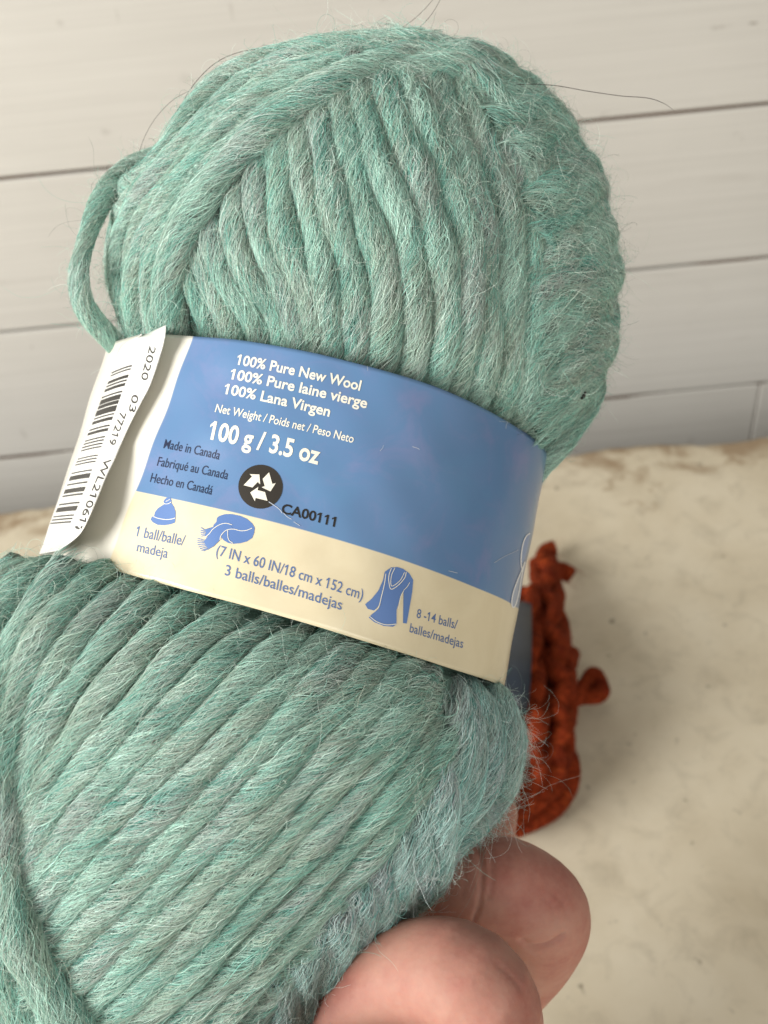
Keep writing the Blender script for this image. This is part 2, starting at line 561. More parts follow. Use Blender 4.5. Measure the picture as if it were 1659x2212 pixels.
class Yarn:
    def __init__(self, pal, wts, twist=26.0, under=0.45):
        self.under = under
        self.V, self.F, self.T, self.o = [], [], [], 0
        self.fib, self.rad, self.tin = [], [], []
        self.fly, self.frad, self.ftin = [], [], []
        self.pal, self.wts, self.twist = pal, wts, twist

    def strand(self, P, N, r, dens=1.0, flat=0.9, fly=1.0, arc=2.0, sides=14, flylen=1.0):
        P = np.asarray(P, float)
        d = np.linalg.norm(np.diff(P, axis=0), axis=1); L = np.r_[0, np.cumsum(d)]
        n = max(6, int(L[-1] / 0.0011))
        s = np.linspace(0, L[-1], n)
        P = np.stack([np.interp(s, L, P[:, k]) for k in range(3)], 1)
        N = np.stack([np.interp(s, L, N[:, k]) for k in range(3)], 1)
        k = np.ones(7) / 7
        Pp = np.vstack([np.repeat(P[:1], 3, 0), P, np.repeat(P[-1:], 3, 0)])
        Ps = np.stack([np.convolve(Pp[:, j], k, 'valid') for j in range(3)], 1)
        Ps[0], Ps[-1] = P[0], P[-1]
        P = Ps
        r = np.interp(np.linspace(0, 1, n), np.linspace(0, 1, np.size(r)), np.atleast_1d(r))
        w = waves(6, 80, 420); r = r * (1 + (0.07 if self.under < 0.8 else 0.03) * w(s))
        T = nrm(np.gradient(P, axis=0))
        N = nrm(N - T * np.sum(T * N, 1, keepdims=True))
        B = np.cross(T, N)
        wob = waves(5, 60, 220); wob2 = waves(5, 60, 220)
        P = P + (B * (0.05 * r * wob(s))[:, None]) + N * (0.06 * r * wob2(s))[:, None]
        tw = math.tan(math.radians(self.twist))
        hue = waves(5, 60, 330); hue_ang = rng.uniform(0, 6.28)
        hv = lambda ss, ps: hue(ss) + 0.55 * np.sin(2 * ps + hue_ang + ss * 300)
        # tube
        A = np.linspace(0, 2 * math.pi, sides, endpoint=False)
        ca, sa = np.cos(A), np.sin(A)
        rr = 0.93 * r
        V = P[:, None] + N[:, None] * (rr * flat)[:, None, None] * ca[None, :, None] + B[:, None] * rr[:, None, None] * sa[None, :, None]
        base = len(V) * sides
        sv = np.repeat(s, sides); av = np.tile(A, n)
        tint = heather(hv(sv, av), len(sv), self.pal, self.wts, 0.8 if self.under < 0.8 else 0.97) * self.under  # under darkens the tube colour, painting in shade between the fibres
        self.V.append(V.reshape(-1, 3)); self.T.append(tint)
        i = np.arange(n - 1)[:, None] * sides + np.arange(sides)[None]
        j = np.arange(n - 1)[:, None] * sides + (np.arange(sides)[None] + 1) % sides
        q = np.stack([i, j, j + sides, i + sides], -1).reshape(-1, 4) + self.o
        self.F += [tuple(x) for x in q]
        self.F.append(tuple(self.o + np.arange(sides)[::-1])); self.F.append(tuple(self.o + (n - 1) * sides + np.arange(sides)))
        self.o += base
        ev = lambda arr, ss: np.stack([np.interp(ss, s, arr[:, k2]) for k2 in range(3)], -1)
        # fibres lying on the strand, following the twist
        rm = float(r.mean())
        nf = int(dens * L[-1] * rm * arc * 2 / (0.0085 * 0.00006) * 1.5)
        if nf > 0:
            K = 7
            ln = rng.uniform(0.004, 0.012, nf)
            s0 = rng.uniform(-0.003, L[-1] - 0.001, nf)
            a0 = rng.uniform(-arc, arc, nf)
            f = np.linspace(0, 1, K)[None]
            ss = s0[:, None] + ln[:, None] * f
            twf = tw * rng.normal(1.0, 0.48, nf)
            aa = a0[:, None] + (twf * ln / rm)[:, None] * (f - 0.5)
            aa = aa + 0.16 * np.sin(f * rng.uniform(3, 12, (nf, 1)) + rng.uniform(0, 6.3, (nf, 1)))
            hgt = rng.gamma(1.5, 0.026, (nf, 1)) + 0.05 * np.sin(f * rng.uniform(2, 7, (nf, 1)) + rng.uniform(0, 6.3, (nf, 1))) * rng.uniform(0, 1, (nf, 1))
            lift = (rng.random((nf, 1)) < 0.06) * rng.uniform(0, 0.3, (nf, 1)) * f ** 2
            ssc = np.clip(ss, 0, L[-1])
            rl = np.interp(ssc, s, r) * (0.95 + hgt + lift)
            over = (ss - ssc)
            pos = ev(P, ssc) + ev(N, ssc) * (rl * flat * np.cos(aa))[..., None] + ev(B, ssc) * (rl * np.sin(aa))[..., None] + ev(T, ssc) * over[..., None]
            self.fib.append(pos)
            self.rad.append(rng.uniform(0.000018, 0.000040, nf))
            self.tin.append(heather(hv(s0 + ln / 2, a0), nf, self.pal, self.wts, 0.60))
        # loose flyaway hairs
        ny = int(fly * L[-1] * 6500)
        if ny > 0:
            K = 12
            s0 = rng.uniform(0.004, max(0.005, L[-1] - 0.006), ny); a0 = rng.uniform(-1.5, 1.5, ny)
            p0 = ev(P, s0) + ev(N, s0) * (np.interp(s0, s, r) * flat * np.cos(a0))[:, None] + ev(B, s0) * (np.interp(s0, s, r) * np.sin(a0))[:, None]
            out = ev(N, s0) * np.cos(a0)[:, None] + ev(B, s0) * np.sin(a0)[:, None]
            side = nrm(ev(T, s0) * rng.normal(0.3, 1, (ny, 1)) + ev(B, s0) * rng.normal(0, 0.8, (ny, 1)))
            ln = np.clip(rng.gamma(2.0, 0.0016, ny) + (rng.random(ny) < 0.03) * rng.uniform(0.002, 0.008, ny), 0.001, 0.02) * flylen
            dirv = nrm(side + out * np.abs(rng.normal(0.10, 0.26, (ny, 1))))
            pts = [p0]
            curl = nrm(rng.normal(0, 1, (ny, 3)))
            ca_ = rng.normal(0, 0.38, (ny, 1))
            for t in range(K - 1):
                dirv = nrm(dirv + np.cross(curl, dirv) * ca_ + rng.normal(0, 0.10, (ny, 3)) - out * 0.035)
                pts.append(pts[-1] + dirv * (ln / (K - 1))[:, None])
            self.fly.append(np.stack(pts, 1))
            self.frad.append(rng.uniform(0.000009, 0.000020, ny))
            c = self.pal[rng.choice(len(self.pal), ny)] * 1.0 + np.array([0.08, 0.06, 0.04])
            dk = rng.random(ny) < 0.10
            c[dk] *= 0.25
            self.ftin.append(c)

    def build(self, name, parent, fuzz='wool_fuzz', label=None, mat=None):
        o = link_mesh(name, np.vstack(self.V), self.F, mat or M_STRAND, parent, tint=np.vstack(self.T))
        if label:
            o['label'] = label
        if self.fib:
            S = np.concatenate(self.fib)
            c = curves_object(fuzz, S, np.concatenate(self.rad), np.concatenate(self.tin), M_FIBRE, o)
            c['kind'] = 'stuff'
        if self.fly:
            c = curves_object('flyaway_hair', np.concatenate(self.fly), np.concatenate(self.frad), np.concatenate(self.ftin), M_FIBRE, o)
            c['kind'] = 'stuff'
        return o


def px_r(P, px):
    d = float(np.mean((T3 - P) @ R3[:, 2] * -1)) if False else float(np.mean(np.linalg.norm(P - T3, axis=1)))
    return px / FPX * d


def between(guides, params):
    """interpolate guide polylines (same point count) at fractional guide numbers"""
    G = np.asarray(guides, float)
    out = []
    for t in params:
        i = int(min(max(math.floor(t), 0), len(G) - 2)); f = t - i
        out.append(G[i] * (1 - f) + G[i + 1] * f)
    return out


ball = thing('yarn_ball', 'fuzzy sea green ball of chunky wool in a blue and cream paper band',
             'yarn ball', LC[-1])


def add_paths(yarn, paths, px, lift=0.0, ext=(0, 0), jit=3.0, tuck=None, **kw):
    for p in paths:
        p = np.asarray(p, float) + rng.normal(0, jit, (len(p), 2))
        l = np.atleast_1d(lift).astype(float)
        P, N = path_on_ball(p, 0.0, ext)
        l = l + (rng.normal(0, 0.14) if jit >= 3 else 0)
        r = px_r(P, px if np.isscalar(px) else float(rng.uniform(*px)))
        L = np.interp(np.linspace(0, 1, len(P)), np.linspace(0, 1, len(l)), l)
        if tuck is not None:
            q = np.linspace(0, 1, len(P)) if tuck == 'end' else np.linspace(1, 0, len(P))
            dist = np.linalg.norm(P - (P[-1] if tuck == 'end' else P[0]), axis=1)
            L = L - (1.55 * np.clip(1 - dist / 0.0165, 0, 1) ** 1.1 if tuck == 'start' else 1.8 * np.clip(1 - dist / 0.013, 0, 1) ** 1.2)
        yarn.strand(P + N * (L * r)[:, None], N, r, **kw)


def ball_yarn():
    # core of wool underneath everything
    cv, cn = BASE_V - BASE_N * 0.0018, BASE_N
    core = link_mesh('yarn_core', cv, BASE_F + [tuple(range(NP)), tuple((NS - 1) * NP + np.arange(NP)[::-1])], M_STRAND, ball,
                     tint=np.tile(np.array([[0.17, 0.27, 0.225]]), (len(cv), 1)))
    C2 = lambda pts: [(384 + 0.3968 * x, 153.6 + 0.3968 * y) for x, y in pts]
    # strands down the front of the upper half
    y = Yarn(GREEN, GW)
    S = [[(60, 1080), (100, 1200), (130, 1320), (150, 1520)],
         [(140, 1010), (195, 1160), (240, 1290), (268, 1400), (285, 1530)],
         [(200, 930), (250, 1080), (315, 1220), (395, 1340), (425, 1530)],
         [(310, 800), (335, 1000), (405, 1130), (495, 1240), (535, 1360), (545, 1560)],
         [(430, 620), (440, 850), (475, 1010), (555, 1130), (620, 1290), (645, 1570)],
         [(560, 510), (575, 750), (605, 950), (650, 1070), (715, 1200), (740, 1350), (735, 1590)],
         [(680, 440), (712, 720), (770, 1000), (818, 1200), (830, 1400), (830, 1620)],
         [(770, 340), (810, 600), (870, 850), (940, 1050), (970, 1250), (975, 1400), (970, 1640)],
         [(880, 240), (960, 560), (1035, 800), (1100, 1000), (1130, 1200), (1142, 1400), (1130, 1690)],
         [(975, 120), (1080, 480), (1185, 750), (1260, 960), (1285, 1200), (1297, 1450), (1282, 1730)],
         [(1100, 80), (1220, 400), (1335, 680), (1430, 1000), (1455, 1250), (1460, 1500), (1440, 1800)],
         [(1230, 60), (1400, 420), (1510, 700), (1572, 1000), (1570, 1300), (1545, 1830)]]
    px = [28, 29, 32, 30, 29, 34, 31, 34, 36, 37, 37, 35]
    for s_, w_ in zip(S, px):
        add_paths(y, [C2(s_)], w_, lift=0.0, jit=2, flat=1.0, tuck='end', ext=(9, 0))
    V2 = [[(935, 165), (990, 330), (1032, 480), (1047, 600), (1050, 720), (1050, 930)],
          [(985, 150), (1050, 300), (1090, 460), (1105, 620), (1105, 760), (1100, 970)],
          [(1030, 140), (1100, 280), (1140, 440), (1155, 620), (1152, 780), (1140, 1000)],
          [(930, 110), (1020, 190), (1110, 300), (1165, 430), (1185, 560), (1185, 700), (1175, 850)]]
    add_paths(y, V2, (36, 40), lift=-0.25, tuck='end', jit=3, flat=0.8, dens=1.15, fly=1.5)
    y.build('front_winding', ball)
    # strands wrapping over the right flank
    y = Yarn(GREEN, GW)
    Cg = [[(1030, 140), (1058, 132), (1085, 146)],
          [(1095, 245), (1128, 218), (1158, 232)],
          [(1155, 350), (1195, 315), (1228, 320)],
          [(1178, 450), (1235, 385), (1290, 375)],
          [(1180, 610), (1250, 510), (1325, 480)],
          [(1178, 760), (1258, 650), (1335, 590)],
          [(1160, 890), (1245, 800), (1325, 720)],
          [(1172, 985), (1240, 915), (1300, 850)]]
    add_paths(y, between(Cg, np.linspace(0, 7, 18)), (33, 38), lift=0.0, ext=(4, 34), jit=4, flat=0.72, fly=1.4, dens=1.1)
    y.build('flank_winding', ball)
    # bundle slanting over the upper left
    y = Yarn(GREEN, GW)
    Ag = [[(852, 98), (706, 122), (575, 172), (462, 255), (368, 365), (290, 450), (254, 548), (268, 790)],
          [(888, 122), (768, 176), (660, 246), (565, 328), (482, 414), (418, 515), (386, 615), (370, 790)]]
    add_paths(y, between(Ag, [-0.12, 0, 0.15, 0.30, 0.44, 0.58, 0.72, 0.86]), (25, 29), lift=[0.0, 0.3, 0.5, 0.4, 0.1], ext=(6, 0), jit=5, tuck='end', flat=0.95, fly=1.2)
    add_paths(y, between(Ag, [1.0]), 34, lift=[0.0, 0.7, 1.0, 0.9, 0.2], ext=(8, 0), jit=2, tuck='end', flat=1.0)
    # continuation of the bundle over the top
    add_paths(y, [[(800, 104), (870, 106), (940, 118), (1005, 145)], [(845, 122), (915, 126), (985, 150), (1040, 200)]], 36, lift=0.1, jit=2, fly=2.2)
    y.build('slanting_winding', ball)
    # lower half: long diagonal strands
    y = Yarn(GREEN, GW)
    Dg = [[(350, 1235), (230, 1390), (140, 1510), (90, 1620), (70, 1730)],
          [(680, 1332), (480, 1530), (330, 1680), (180, 1840), (95, 1950)],
          [(945, 1400), (740, 1620), (560, 1810), (340, 2040), (160, 2230)],
          [(985, 1530), (860, 1715), (690, 1920), (490, 2125), (320, 2310)],
          [(930, 1725), (850, 1835), (735, 1975), (625, 2110), (500, 2270)]]
    pr = [0, 0.25, 0.5, 0.75, 0.99, 1.23, 1.46, 1.69, 1.92, 2.2, 2.52, 2.87, 3.35, 3.9]
    add_paths(y, between(Dg, [q for q in pr if q < 3.0]), (33, 36), lift=0.05, ext=(0, 6), jit=2.5, flat=1.0, dens=1.1, tuck='start')
    add_paths(y, between(Dg, [q for q in pr if q >= 3.0]), (34, 37), lift=[-0.2, 0.05, 0.05], ext=(3, 6), jit=4, flat=1.0, dens=1.1)
    y.build('lower_winding', ball)
    # plaited right flank of the lower half
    y = Yarn(GREEN * np.array([1.05, 1.02, 1.12]), GW)
    C6 = lambda pts: [(493.7 + 0.463 * a, 1371.5 + 0.463 * b) for a, b in pts]
    E = [[(1270, 130), (1345, 320), (1350, 550), (1300, 760), (1200, 880)],
         [(1220, 130), (1285, 350), (1290, 550), (1240, 740), (1140, 870), (1040, 930)],
         [(1150, 130), (1210, 350), (1215, 550), (1165, 730), (1080, 850), (980, 950)],
         [(1090, 150), (1135, 380), (1140, 550), (1095, 720), (1015, 870), (950, 1000)],
         [(1060, 330), (1065, 520), (1030, 700), (970, 880), (925, 1060)],
         [(975, 640), (970, 820), (935, 980), (880, 1130)],
         [(880, 800), (870, 970), (845, 1130), (780, 1250)],
         [(785, 910), (785, 1080), (755, 1230), (685, 1340)],
         [(690, 1030), (690, 1200), (655, 1330), (585, 1425)],
         [(600, 1160), (595, 1310), (565, 1430), (505, 1510)],
         [(500, 1270), (495, 1420), (465, 1540), (405, 1610)],
         [(420, 1380), (420, 1530), (392, 1660), (335, 1730)],
         [(330, 1490), (330, 1640), (310, 1760), (255, 1840)],
         [(240, 1590), (240, 1720), (215, 1850), (150, 1930)]]
    for k, e in enumerate(E):
        add_paths(y, [C6(e)], 36 if k < 5 else 37, lift=[-0.1, 0.15, 0.1] if k < 5 else [-0.1, 0.75, 0.55], ext=(0, 16), jit=2, flat=0.95, fly=6.0 if k == 0 else 1.2, flylen=1.35 if k == 0 else 1.0, dens=1.1, tuck='start' if k < 4 else None)
    y.build('plaited_winding', ball)
    # left edge of the lower half
    y = Yarn(GREEN, GW)
    Fg = [[(80, 1180), (-25, 1290), (-80, 1420), (-110, 1560)],
          [(125, 1185), (25, 1310), (-30, 1440), (-60, 1600)],
          [(180, 1195), (85, 1320), (25, 1440), (-10, 1590)],
          [(230, 1210), (140, 1345), (75, 1465), (35, 1610)],
          [(285, 1220), (185, 1370), (110, 1490), (62, 1640)]]
    add_paths(y, Fg, (38, 43), lift=0.0, jit=3, tuck='start', flat=0.95, fly=1.6)
    add_paths(y, [[(150, 1230), (70, 1370), (28, 1540), (22, 1690), (38, 1840), (80, 2010), (150, 2160), (230, 2280)]], 40, lift=[0.2, 0.9, 1.0, 0.9], jit=1, fly=1.4)
    add_paths(y, [[(-20, 1560), (-40, 1720), (-30, 1900), (20, 2080), (90, 2230)], [(-70, 1500), (-95, 1700), (-90, 1900), (-40, 2110)]], 44, lift=0.1, fly=1.3)
    y.build('edge_winding', ball)
    # loop of yarn hanging loose at the upper left
    y = Yarn(GREEN, GW)
    lp = catmull([(400, 330, .216), (345, 338, .214), (290, 352, .213), (250, 388, .211), (212, 450, .208), (183, 530, .205), (170, 600, .203), (181, 665, .203), (218, 712, .206), (270, 770, .210)], 60)
    P = W(lp[:, 0], lp[:, 1], lp[:, 2])
    y.strand(P, np.tile(LE[60], (len(P), 1)), px_r(P, 20), dens=1.2, arc=3.14, fly=1.3)
    y.build('loose_loop', ball, label='slack loop of yarn standing off the ball')
    # the side turned away
    y = Yarn(GREEN, GW)
    for lo, hi, sl in ((8, 112, 1), (160, 272, -1)):
        for ph in np.linspace(1.75, 4.55, 17):
            s = np.linspace(lo, hi, 40); a = ph + sl * 0.5 * (s - (lo + hi) / 2) / (hi - lo)
            p, n = surf(s, a)
            y.strand(p, n, 0.0042, dens=0.12, fly=0.3, flat=0.9, sides=10)
    y.build('rear_winding', ball)


ball_yarn()

# ------------------------------------------------------------------ paper band
TOP = [(232, 742), (300, 724), (350, 722), (415, 726), (520, 735), (640, 755), (740, 777), (850, 806), (950, 839), (1050, 885), (1120, 925), (1165, 957), (1184, 985)]
BOT = [(86, 1196), (130, 1206), (180, 1214), (236, 1229), (380, 1269), (520, 1306), (660, 1346), (800, 1389), (900, 1420), (980, 1446), (1040, 1465), (1072, 1476), (1089, 1481)]


def band_rings(n_front=180, n_back=60, nt=60):
    def ring(px, row):
        P = catmull(px, n_front)
        hw = np.linalg.norm(P[-1] - P[0]) / 2
        f = np.clip(((P - P[0]) @ (P[-1] - P[0])) / np.dot(P[-1] - P[0], P[-1] - P[0]), 0, 1)
        dep_c = -((LC[row] - T3) @ R3[:, 2])
        hwm = hw / FPX * dep_c
        sn = np.clip(2 * f - 1, -1, 1)
        dep = dep_c - 0.80 * hwm * np.sqrt(np.maximum(0, 1 - np.abs(sn) ** 2.3))
        front = W(P[:, 0], P[:, 1], dep)
        a = np.linspace(0, math.pi, n_back + 2)[1:-1]
        c = (front[0] + front[-1]) / 2; x = (front[-1] - front[0]) / 2
        back = c + x * np.cos(a)[:, None] - LE[row] * (0.85 * np.linalg.norm(x) * np.sin(a))[:, None]
        return np.vstack([front, back]), np.r_[np.linspace(0, 1, n_front), np.linspace(1, 2, n_back + 2)[1:-1]]
    def row_at(u, v):
        q = W(u, v, 0.21)
        return int(np.argmin(np.linalg.norm(LC - q, axis=1)))
    a, s = ring(TOP, row_at(708, 880)); b, _ = ring(BOT, row_at(588, 1335))
    t = np.linspace(0, 1, nt)
    V = a[None] * (1 - t)[:, None, None] + b[None] * t[:, None, None]
    ctr = V.mean(1, keepdims=True)
    out = nrm(V - ctr)
    w1 = waves(5, 2, 7, 2); w2 = waves(6, 10, 26, 2)
    st = np.stack([np.tile(s * 6, (nt, 1)), np.tile(t[:, None] * 3, (1, len(s)))], -1)
    bulge = -0.0002 * np.sin(math.pi * t)[:, None] + 0.00009 * w1(st).reshape(nt, -1) 
    V = V + out * (bulge * (np.minimum(s, 1) - s * 0 > -1))[..., None]
    return V, out, s, t


BV, BO, BS, BT = band_rings()
nt, nr = BV.shape[:2]
BAND_F = [(j * nr + i, j * nr + (i + 1) % nr, (j + 1) * nr + (i + 1) % nr, (j + 1) * nr + i) for j in range(nt - 1) for i in range(nr)]
_q = BV.reshape(-1, 3)[list(BAND_F[10])]
if np.dot(np.cross(_q[1] - _q[0], _q[3] - _q[0]), BO[0, 10]) < 0:
    BAND_F = [f[::-1] for f in BAND_F]
BAND_BVH = BVHTree.FromPolygons([Vector(v) for v in BV.reshape(-1, 3)], BAND_F)


def band_coords(u, v):
    loc, n, fi, dist = BAND_BVH.ray_cast(Vector(T3), Vector(ray(u, v)).normalized())
    j, i = divmod(fi, nr)
    return BS[i], BT[j]


def band_material():
    m = NT('printed_band_paper')
    uvn = m.n('ShaderNodeUVMap'); uvn.uv_map = 'UVMap'
    sep = m.n('ShaderNodeSeparateXYZ'); m.l(uvn.outputs[0], sep.inputs[0])
    S, T = sep.outputs['X'], sep.outputs['Y']
    wob = m.noise(3, 2, 0.5, uvn.outputs[0])
    # cream strip under the blue field; white paper left of the printed area
    tcream = m.ramp(T, [(0.672, (0, 0, 0)), (0.6735, (1, 1, 1))])
    # left print limit: measured at the top and the bottom edge
    s_top, _ = band_coords(418, 733); s_bot, _ = band_coords(236, 1222)
    line = m.n('ShaderNodeMath', operation='MULTIPLY_ADD')
    m.l(T, line.inputs[0]); line.inputs[1].default_value = -(s_bot - s_top); m.l(S, line.inputs[2])
    mr = m.n('ShaderNodeMapRange'); mr.inputs['From Min'].default_value = s_top - 0.0015; mr.inputs['From Max'].default_value = s_top + 0.0015
    m.l(line.outputs[0], mr.inputs['Value'])
    vec = m.coord((1, 1, 1))
    big = m.noise(95, 5, 0.65, vec, 0.6)
    tint = m.ramp(big, [(0.36, (0.108, 0.218, 0.395)), (0.52, (0.115, 0.216, 0.395)), (0.70, (0.165, 0.222, 0.405))])
    g2 = m.noise(60, 4, 0.6, vec)
    tint = m.mix(m.ramp(g2, [(0.52, (0, 0, 0)), (0.72, (0.5, 0.5, 0.5))]), tint, (0.115, 0.255, 0.435))
    cream = m.ramp(big, [(0.35, (0.69, 0.595, 0.40)), (0.65, (0.735, 0.645, 0.445))])
    col = m.mix(tcream, tint, cream)
    col = m.mix(mr.outputs[0], (0.72, 0.69, 0.60), col)
    m.set(Base_Color=col, Roughness=0.34, Specular_IOR_Level=0.5)
    m.b.inputs['Coat Weight'].default_value = 0.35
    m.b.inputs['Coat Roughness'].default_value = 0.16
    return m.m


uv = np.stack([np.tile(BS / 2.0, (nt, 1)), np.tile(BT[:, None], (1, nr))], -1).reshape(-1, 2)
uv[:, 0] *= 2.0
PAPER = band_material()
band = link_mesh('paper_band', BV.reshape(-1, 3), BAND_F, PAPER, ball, uv=uv)
sol = band.modifiers.new('paper', 'SOLIDIFY'); sol.thickness = 0.00018; sol.offset = -1.0
band['label'] = 'blue and cream printed paper sleeve round the middle of the ball'

# curled end of the band, with the barcode
FREE = [(357, 703), (355, 727), (346, 764), (324, 829), (304, 868), (281, 913), (264, 950), (247, 990), (229, 1027), (212, 1069), (195, 1109), (176, 1147), (155, 1168), (126, 1188)]
LEFT = [(300, 726), (268, 742), (256, 757), (239, 802), (215, 869), (187, 931), (172, 967), (157, 1003), (143, 1037), (130, 1070), (118, 1101), (107, 1131), (94, 1172), (84, 1197)]


def flap_grid(nv=110, nw=26):
    f = catmull(FREE, nv); l = catmull(LEFT, nv)
    rows = []
    for k in range(nv):
        q = f[k]
        hit = BAND_BVH.ray_cast(Vector(T3), Vector(ray(max(q[0], 260), max(q[1], 760))).normalized())
        dF = -((np.array(hit[0]) - T3) @ R3[:, 2]) if hit[0] is not None else 0.19
        dF -= 0.0045 * min(1, (nv - 1 - k) / 26 + 0.12)
        dL = -((BV[int(k / nv * (nt - 1)), 0] - T3) @ R3[:, 2]) - 0.004
        w = np.linspace(0, 1, nw)
        e = 1 - (1 - w) ** 1.35
        uu = l[k, 0] + (q[0] - l[k, 0]) * w; vv = l[k, 1] + (q[1] - l[k, 1]) * w
        dd = dL + (dF - dL) * e
        for q2 in range(nw):
            h2 = BAND_BVH.ray_cast(Vector(T3), Vector(ray(uu[q2], vv[q2])).normalized())
            if h2[0] is not None:
                bd = -((np.array(h2[0]) - T3) @ R3[:, 2])
                dd[q2] = min(dd[q2], bd - 0.0012 - 0.0022 * w[q2])
        rows.append(W(uu, vv, dd))
    G = np.array(rows)
    for _ in range(6):
        G[1:-1, 1:-1] = 0.5 * G[1:-1, 1:-1] + 0.125 * (G[:-2, 1:-1] + G[2:, 1:-1] + G[1:-1, :-2] + G[1:-1, 2:])
    return G


FV = flap_grid()
fr, fc = FV.shape[:2]
FLAP_F = [(j * fc + i, j * fc + i + 1, (j + 1) * fc + i + 1, (j + 1) * fc + i) for j in range(fr - 1) for i in range(fc - 1)]
_q = FV.reshape(-1, 3)[list(FLAP_F[900])]
if np.dot(np.cross(_q[1] - _q[0], _q[3] - _q[0]), T3 - _q[0]) < 0:
    FLAP_F = [f[::-1] for f in FLAP_F]
FLAP_BVH = BVHTree.FromPolygons([Vector(v) for v in FV.reshape(-1, 3)], FLAP_F)
WHITE_PAPER = NT('white_gloss_paper').set(Base_Color=(0.80, 0.79, 0.74), Roughness=0.32, Specular_IOR_Level=0.5).m
flap = link_mesh('barcode_flap', FV.reshape(-1, 3), FLAP_F, WHITE_PAPER, ball)
sol = flap.modifiers.new('paper', 'SOLIDIFY'); sol.thickness = 0.00018; sol.offset = -1.0
flap['label'] = 'curled white end of the band carrying the barcode'

INK_CREAM = plain('cream_ink', (0.80, 0.76, 0.64), 0.4)
INK_NAVY = plain('navy_ink', (0.012, 0.020, 0.055), 0.4)
INK_BLACK = plain('black_ink', (0.020, 0.018, 0.016), 0.35)
INK_BROWN = plain('dark_disc_ink', (0.035, 0.030, 0.024), 0.35)
INK_BLUE = plain('blue_ink', (0.105, 0.195, 0.43), 0.4)
INK_SLATE = plain('slate_blue_ink', (0.105, 0.165, 0.33), 0.4)
INK_SCUFF = plain('bare_scuffed_paper', (0.50, 0.54, 0.60), 0.5)
INK_WHITE = plain('white_ink', (0.78, 0.79, 0.80), 0.4)


def project(pts, bvh, off):
    out = []
    o = Vector(T3)
    for u, v in pts:
        d = Vector(ray(u, v)).normalized()
        loc, n, fi, dist = bvh.ray_cast(o, d)
        if loc is None:
            loc, n, fi, dist = bvh.find_nearest(o + d * 0.19)
        if n.dot(d) > 0:
            n = -n
        out.append(np.array(loc + n * off))
    return out


def print_mesh(name, pts, faces, mat, parent, bvh=None, off=0.00012):
    return link_mesh(name, project(pts, bvh or BAND_BVH, off), faces, mat, parent, smooth=False)


CAP_H = 0.69


def text_shape(txt, bold=0.0, plainone=False):
    cu = bpy.data.curves.new('txt', 'FONT')
    cu.body = txt; cu.size = 1.0; cu.offset = bold; cu.resolution_u = 4
    ob = bpy.data.objects.new('txt', cu); COL.objects.link(ob)
    bpy.context.view_layer.update()
    me = bpy.data.meshes.new_from_object(ob.evaluated_get(bpy.context.evaluated_depsgraph_get()))
    v = np.array([q.co[:2] for q in me.vertices]); f = [tuple(p.vertices) for p in me.polygons]
    if '1' in txt and len(txt) > 0 and not plainone:
        w1 = np.ptp(text_shape('1', bold, True)[0][:, 0])
        for i, ch in enumerate(txt):
            if ch == '1':
                xr_ = text_shape(txt[:i + 1], bold, True)[0][:, 0].max(); xl = xr_ - w1
                k = len(v)
                st = 0.5 * w1 + 0.02
                v = np.vstack([v, [(xl + 0.01, CAP_H), (xl + 0.01, CAP_H - 0.13), (xl - 0.135, CAP_H - 0.24), (xl - 0.135, CAP_H - 0.125)]])
                f.append((k, k + 3, k + 2, k + 1))
    bpy.data.objects.remove(ob); bpy.data.curves.remove(cu); bpy.data.meshes.remove(me)
    return v, f


CAP = CAP_H = text_shape('H')[0][:, 1].max()


def text(txt, a, b, up, mat, parent, bold=0.0, bvh=None, off=0.00006, sag=0.0):
    """baseline runs from a to b (photo grid), 'up' = vector of one cap height; sag bends the line"""
    v, f = text_shape(txt, bold)
    x0, x1 = v[:, 0].min(), v[:, 0].max()
    a, b, up = map(lambda q: np.array(q, float), (a, b, up))
    t = (v[:, 0] - x0) / (x1 - x0)
    p = a + t[:, None] * (b - a) + (v[:, 1] / CAP)[:, None] * up + np.stack([0 * t, -sag * 4 * t * (1 - t)], 1)
    bm = bmesh.new()
    vs = [bm.verts.new((q[0], q[1], 0)) for q in p]
    for q in f:
        bm.faces.new([vs[i] for i in q])
    bmesh.ops.triangulate(bm, faces=bm.faces[:])
    for _ in range(3):
        ed = [e for e in bm.edges if e.calc_length() > 9]
        if not ed:
            break
        bmesh.ops.subdivide_edges(bm, edges=ed, cuts=1)
        bmesh.ops.triangulate(bm, faces=bm.faces[:])
    bm.verts.index_update()
    p = [(q.co.x, q.co.y) for q in bm.verts]; f = [[q.index for q in g.verts] for g in bm.faces]
    bm.free()
    o = print_mesh('lettering', p, f, mat, parent, bvh, off)
    o['label'] = 'printed words ' + ('in black' if mat in (INK_BLACK, INK_NAVY) else 'in cream' if mat == INK_CREAM else 'in slate blue')
    return o


text('100% Pure New Wool', (510, 787), (777, 844), (5, -21), INK_CREAM, band, 0.022, sag=3)
text('100% Pure laine vierge', (496, 818), (791, 882), (5, -21), INK_CREAM, band, 0.022, sag=3)
text('100% Lana Virgen', (483, 850), (711, 900), (5, -21), INK_CREAM, band, 0.022, sag=2)
text('Net Weight / Poids net / Peso Neto', (464, 890), (762, 957), (5, -17), INK_CREAM, band, 0.012, sag=3)
text('100 g / 3.5 oz', (449, 947), (687, 1003), (8, -37), INK_CREAM, band, 0.026, sag=2)
text('Made in Canada', (353, 968), (473, 993), (5, -19), INK_NAVY, band, 0.004, sag=1)
text('Fabriqu\u00e9 au Canada', (339, 1006), (491, 1036), (5, -19), INK_NAVY, band, 0.004, sag=1)
text('Hecho en Canad\u00e1', (324, 1041), (457, 1069), (5, -19), INK_NAVY, band, 0.004, sag=1)
